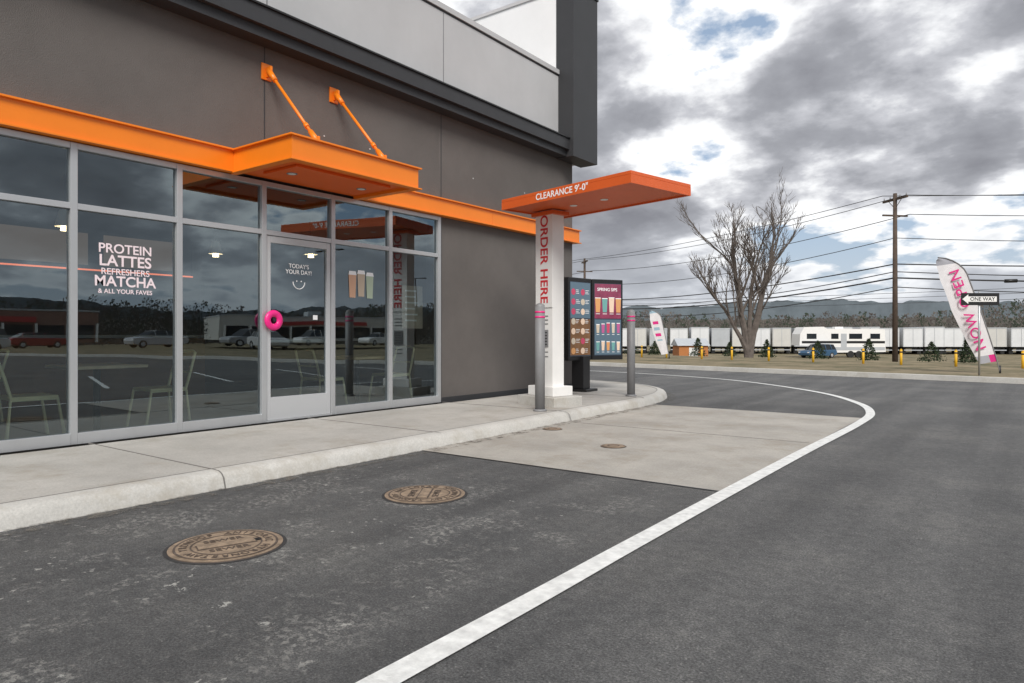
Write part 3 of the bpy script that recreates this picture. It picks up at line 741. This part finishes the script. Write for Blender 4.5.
for i in range(13):
    s=-25+i*1.9+random.uniform(-.3,.3);x,y=Q(s,31);z=gz(x,y)
    e=empty('yellow_marker_post',(x,y,z))
    cyl('post',(0,0,-.05),(0,0,.62),.05,.05,M_yellow,e,12);cyl('cap',(0,0,.62),(0,0,.66),.05,.02,M_yellow,e,12)
    cyl('band',(0,0,.5),(0,0,.56),.052,.052,M_black,e,12)
def shrub(x,y,h,wd,seed):
    rnd=random.Random(seed);v=[];f=[]
    z0=gz(x,y)
    for k in range(700):
        t=rnd.random()**1.4;rad=wd*(1-t)**.8*(.5+.5*rnd.random())*(1+.25*math.sin(k));an=rnd.uniform(0,6.28)
        c=Vector((x+rad*math.cos(an),y+rad*math.sin(an),z0+.05+h*t));s=h*.07
        a=Vector((rnd.uniform(-1,1),rnd.uniform(-1,1),rnd.uniform(-.2,1))).normalized()*s;bb=Vector((rnd.uniform(-1,1),rnd.uniform(-1,1),rnd.uniform(-1,1))).normalized()*s*.6
        i=len(v);v+=[tuple(c-bb),tuple(c+bb),tuple(c+a*1.4)];f.append((i,i+1,i+2))
    addmesh('evergreen_shrub',v,f,M_green)
for i in range(12):
    s=-27+i*2.35+random.uniform(-.6,.6);x,y=Q(s,35+random.uniform(-.4,.4));shrub(x,y,random.uniform(.75,1.15),random.uniform(.38,.55),i)

def trailer_mesh(m,H=3.95):
    def bx(A,x0,x1,y0,y1,z0,z1,mi):
        b=len(A[0])
        A[0].extend([(x,y,z) for x in(x0,x1) for y in(y0,y1) for z in(z0,z1)])
        for q in [(0,1,3,2),(4,6,7,5),(0,4,5,1),(2,3,7,6),(0,2,6,4),(1,5,7,3)]: A[1].append(tuple(b+i for i in q));A[2].append(mi)
    A=[[],[],[]]
    bx(A,-1.28,1.28,0,14,1.1,H,0)
    bx(A,-.6,.6,.3,13.6,.8,1.09,1)
    for s in(-1,1):
        bx(A,s*1.2-.02,s*1.2+.02,-.02,-.001,1.15,H-.05,2)
        for y in(1.2,2.5): bx(A,s*1.0-.25,s*1.0+.25,y-.48,y+.48,.05,1.0,1)
        bx(A,s*.8-.08,s*.8+.08,10.5,10.7,0,1.08,1)
    bx(A,-.03,.03,-.025,-.002,1.15,H-.05,2)
    bx(A,-1.2,1.2,-.12,-.03,.55,.68,2)
    bx(A,-1.28,1.28,-.03,-.003,H-.15,H-.01,2)
    me=bpy.data.meshes.new('semi_trailer');me.from_pydata(A[0],[],A[1])
    for k in(m,M_rubber,M_trail2): me.materials.append(k)
    for p,mi in zip(me.polygons,A[2]): p.material_index=mi
    return me
tm=[trailer_mesh(M_trail),trailer_mesh(M_trail2,3.8),trailer_mesh(M_trail3,3.85),trailer_mesh(M_trail,3.8)]
for i in range(24):
    r=13+i*2.95; f=104-.12*(r-15)+random.uniform(-1,1)
    if random.random()<.06: continue
    x,y=P(r,f);o=bpy.data.objects.new('semi_trailer',random.choice([tm[0],tm[0],tm[3],tm[3],tm[3],tm[1],tm[2]]));col.objects.link(o)
    o.location=(x,y,gz(x,y));o.rotation_euler=(0,0,R(36.5-13))
x,y=P(40.6,86);RV=empty('travel_trailer',(x,y,gz(x,y)),R(36.5))
prof=[(-5.3,1.5),(-5.2,2.9),(-4.7,3.75),(-2.3,3.8),(-1.9,3.55),(5.2,3.5),(5.3,.7),(-2.3,.6),(-2.6,1.4)]
v=[(a,s*1.25,b) for s in(-1,1) for a,b in prof];k=len(prof)
f=[tuple(range(k)),tuple(reversed(range(k,2*k)))]+[(i,k+i,k+(i+1)%k,(i+1)%k) for i in range(k)]
addmesh('body',v,f,M_signw,RV)
box('stripe',-5.0,5.2,-1.262,-1.252,1.75,2.05,M_black,RV);box('stripe_lower',-2.2,5.2,-1.262,-1.252,.9,1.3,M_trail2,RV)
for a,b in((-4.4,-3.2),(-1.4,-.5),(.8,2.4),(3.4,4.6)): box('window',a,b,-1.27,-1.253,2.3,2.95,M_cglass,RV,.02)
box('door',-.2,.5,-1.275,-1.253,.95,2.95,M_trail2,RV)
for a in(1.0,2.0): cyl('wheel',(a,-1.27,.42),(a,-.9,.42),.42,.42,M_rubber,RV,20)
box('landing_leg',-3.9,-3.75,-.8,-.65,0,1.5,M_black,RV);box('roof_unit',-.5,.5,-.4,.4,3.5,3.8,M_signw,RV,.03)

def car(x,y,rz,c,name='parked_car',z=0.0,suv=False):
    m=mat('car_paint',c,.3,metal=.2,spec=.6);e=empty(name,(x,y,z),rz)
    H=1.68 if suv else 1.45
    low=[(-2.25,.35),(-2.3,.6),(-2.2,.86),(-1.3,.95),(1.45 if not suv else 2.1,1.0),(2.15,.98),(2.3,.8),(2.28,.4),(1.75,.24),(-1.8,.24)]
    hw=.9
    v=[];f=[];k=len(low)
    for yy,sc in((-hw,.0),(-hw+.08,1),(hw-.08,1),(hw,.0)):
        for a,b in low:
            if sc==0: v.append((a*.97,yy,.6+(b-.6)*.86))
            else: v.append((a,yy,b))
    for s in range(3):
        for i in range(k): j=(i+1)%k;f.append((s*k+i,(s+1)*k+i,(s+1)*k+j,s*k+j))
    f.append(tuple(range(k)));f.append(tuple(reversed(range(3*k,4*k))))
    addmesh('body',v,f,m,e)
    cab=[(-1.25,.94),(-.45,H-.04),(.1,H),(1.15 if not suv else 1.9,H-.05),(1.9 if not suv else 2.2,.97)]
    v=[];k=len(cab)
    for yy in(-1,1):
        for a,b in cab: v.append((a,yy*(hw-.06-.2*(b-.94)/(H-.94)),b))
    f=[tuple(range(k)),tuple(reversed(range(k,2*k)))]+[(i,k+i,k+(i+1)%k,(i+1)%k) for i in range(k)]
    addmesh('glasshouse',v,f,M_cglass,e)
    w_=hw-.25
    addmesh('roof',[(-.47,-w_,H-.03),(-.47,w_,H-.03),(.1,w_,H+.012),(.1,-w_,H+.012),(cab[3][0],w_,H-.03),(cab[3][0],-w_,H-.03)],[(0,1,2,3),(3,2,4,5)],m,e)
    for s in(-1,1):
        for a,b in((-.42,-.4),(.45,.5),(1.3,1.45)):
            tube('pillar',[(a,s*(hw-.24),H-.03),(b,s*(hw-.04),.95)],.035,m,e)
        for a in(-1.42,1.4):
            cyl('wheel',(a,s*(hw-.2),.33),(a,s*(hw+.01),.33),.33,.33,M_rubber,e,20)
            cyl('rim',(a,s*(hw+.0),.33),(a,s*(hw+.02),.33),.2,.19,M_alu,e,12)
    for s in(-1,1):
        box('headlight',-2.29,-2.15,s*.68-.14,s*.68+.14,.62,.74,M_signw,e,.02)
        box('tail_light',2.2,2.3,s*.7-.12,s*.7+.12,.7,.85,M_red,e,.02)
    return e
x,y=P(37.2,84);car(x,y,R(60),(.05,.12,.22),'blue_car',gz(x,y),True)
for x,y,rz,c,s in((44,16,R(95),(.6,.6,.6),True),(46,30,R(88),(.5,.5,.52),False),(44.5,38,R(92),(.35,.36,.38),True),(34,33,R(10),(.65,.65,.66),False),(50,50,R(90),(.7,.7,.7),True),(58,25,R(270),(.30,.03,.03),False),(44,54,R(90),(.7,.7,.7),False)):
    car(x,y,rz,c,'parked_car',0,s)
PS=empty('parking_stripes')
for y in(-2,1,4,7,10,13,16):
    a=Vector((1.4,y));b=Vector((6.2,y+1.6));strip('stripe',[tuple(a),tuple(b)],.11,.008,M_whitep,PS)
for y in range(-2,12,3): strip('stripe',[(31.3,y+.2),(36.5,y+.2)],.11,.008,M_whitep,PS)
def shop(x,y,rz,wd,dp,h,wall,accent,name):
    e=empty(name,(x,y,0),rz)
    box('walls',-wd/2,wd/2,0,dp,0,h,wall,e)
    box('parapet_cap',-wd/2-.1,wd/2+.1,-.1,dp+.1,h,h+.25,M_trail2,e)
    box('fascia',-wd/4,wd/4,-.5,-.001,h*.66,h*.82,accent,e)
    n_=int(wd/4)
    for i in range(n_):
        a=-wd/2+.6+i*(wd-1.2)/n_;box('shop_window',a,a+(wd-1.2)/n_-.6,-.05,-.002,.5,h*.58,M_cglass,e)
    for i in range(n_+1):
        a=-wd/2+.3+i*(wd-1.2)/n_;box('column',a-.15,a+.15,-.5,-.2,0,h*.62,M_signw,e)
    box('rooftop_unit',-2,1,4,7,h+.25,h+1.4,M_trail2,e)
M_brick=mat('brick',(.26,.15,.12),.85,var=.2,vscale=3)
M_redf=mat('red_fascia',(.45,.04,.04),.6)
shop(98,30,R(-90),34,16,4.6,M_brick,M_redf,'brick_store')
shop(94,85,R(-70),36,16,4.6,M_trail3,M_redf,'retail_store')
shop(92,-25,R(-90),30,16,4.6,M_trail3,M_dark,'retail_store')
x,y=P(20,76);S=empty('storage_shed',(x,y,gz(x,y)),R(36.5))
box('walls',-1.6,1.6,0,3,0,1.6,mat('shed_orange',(.42,.16,.05),.8),S)
addmesh('gable_roof',[(-1.8,-.2,1.6),(1.8,-.2,1.6),(1.8,3.2,1.6),(-1.8,3.2,1.6),(-1.8,1.5,2.4),(1.8,1.5,2.4)],[(0,1,5,4),(2,3,4,5),(0,4,3),(1,2,5)],M_trail2,S)
box('door',-.5,.5,-.02,-.001,0,1.4,M_whitep,S)
for x,y in((30,8),(30,36),(44,60),(55,20)):
    e=empty('street_lamp',(x,y,0));cyl('shaft',(0,0,0),(0,0,8),.09,.06,M_black,e,12);box('arm',-1.2,1.2,-.04,.04,7.95,8.03,M_black,e);box('head',-1.6,-1.0,-.15,.15,7.92,8.02,M_black,e);box('head_b',1.0,1.6,-.15,.15,7.92,8.02,M_black,e)

# ---------------------------------------------------------------- distant trees and hills
def tree_mass(name,radius,count,h0,h1,zb,cols_,seed,spread,nt_=60,a0=0,a1=2*math.pi,sz=1.0):
    rnd=random.Random(seed);v=[];f=[];mi=[]
    for k in range(count):
        an=a0+(a1-a0)*(k+rnd.random())/count;rr=radius+rnd.uniform(-spread,spread)
        x,y=rr*math.cos(an),rr*math.sin(an)
        h=rnd.uniform(h0,h1)*(1+.45*noise.noise(Vector((an*7,radius*.1,0))));wd=rnd.uniform(2.2,3.8);m=0 if rnd.random()<.55 else (1 if rnd.random()<.7 else 2)
        tgt=Vector((-math.sin(an),math.cos(an),0));rad=Vector((math.cos(an),math.sin(an),0))
        for q in range(nt_):
            t=rnd.random();ww=wd*max(.0,math.sin(math.pi*min(1,.25+.75*t)))**.6 if m!=1 else wd*.8*(1-t)+.2
            c=Vector((x,y,zb+.3+h*t))+tgt*rnd.uniform(-ww,ww)+rad*rnd.uniform(-ww,ww)
            s=rnd.uniform(.3,.62)*sz
            a=tgt*rnd.uniform(-s,s)+Vector((0,0,s*.4));b=tgt*rnd.uniform(.3*s,s)-Vector((0,0,s*.4));d=Vector((0,0,s*rnd.uniform(.6,1.1)))+tgt*rnd.uniform(-.7,.7)*s
            i=len(v);v+=[tuple(c+a),tuple(c+b-tgt*s*.8),tuple(c+d)];f.append((i,i+1,i+2));mi.append(m)
    o=addmesh(name,v,f,cols_)
    for p,q in zip(o.data.polygons,mi): p.material_index=q
    return o
TM=[mat('winter_woods',(.095,.083,.076),1,var=.35,vscale=.2),mat('pine_green',(.042,.056,.038),1,var=.3,vscale=.2),mat('woods_light',(.13,.115,.10),1,var=.3,vscale=.2)]
tree_mass('distant_tree_line',176,2300,7.4,9.6,-1.7,TM,3,14,80,sz=.85)
tree_mass('roadside_tree_line',138,330,5.0,7.2,0,TM,9,8,120,R(-60),R(68),.7)
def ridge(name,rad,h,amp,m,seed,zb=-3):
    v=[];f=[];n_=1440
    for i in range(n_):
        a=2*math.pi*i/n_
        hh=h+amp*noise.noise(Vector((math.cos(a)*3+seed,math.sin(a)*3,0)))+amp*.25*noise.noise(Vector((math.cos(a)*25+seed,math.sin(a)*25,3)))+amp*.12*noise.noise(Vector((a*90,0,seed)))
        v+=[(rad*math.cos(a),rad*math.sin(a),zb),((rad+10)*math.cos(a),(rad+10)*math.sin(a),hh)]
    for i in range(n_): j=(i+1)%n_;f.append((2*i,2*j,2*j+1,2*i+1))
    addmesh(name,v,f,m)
ridge('wooded_rise',196,5.4,1.2,mat('woods_shadow',(.075,.07,.062),1,var=.6,vscale=.5),1)
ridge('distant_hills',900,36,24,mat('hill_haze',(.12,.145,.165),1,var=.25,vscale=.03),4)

scene.view_settings.view_transform='Standard';scene.view_settings.look='None';scene.view_settings.exposure=0
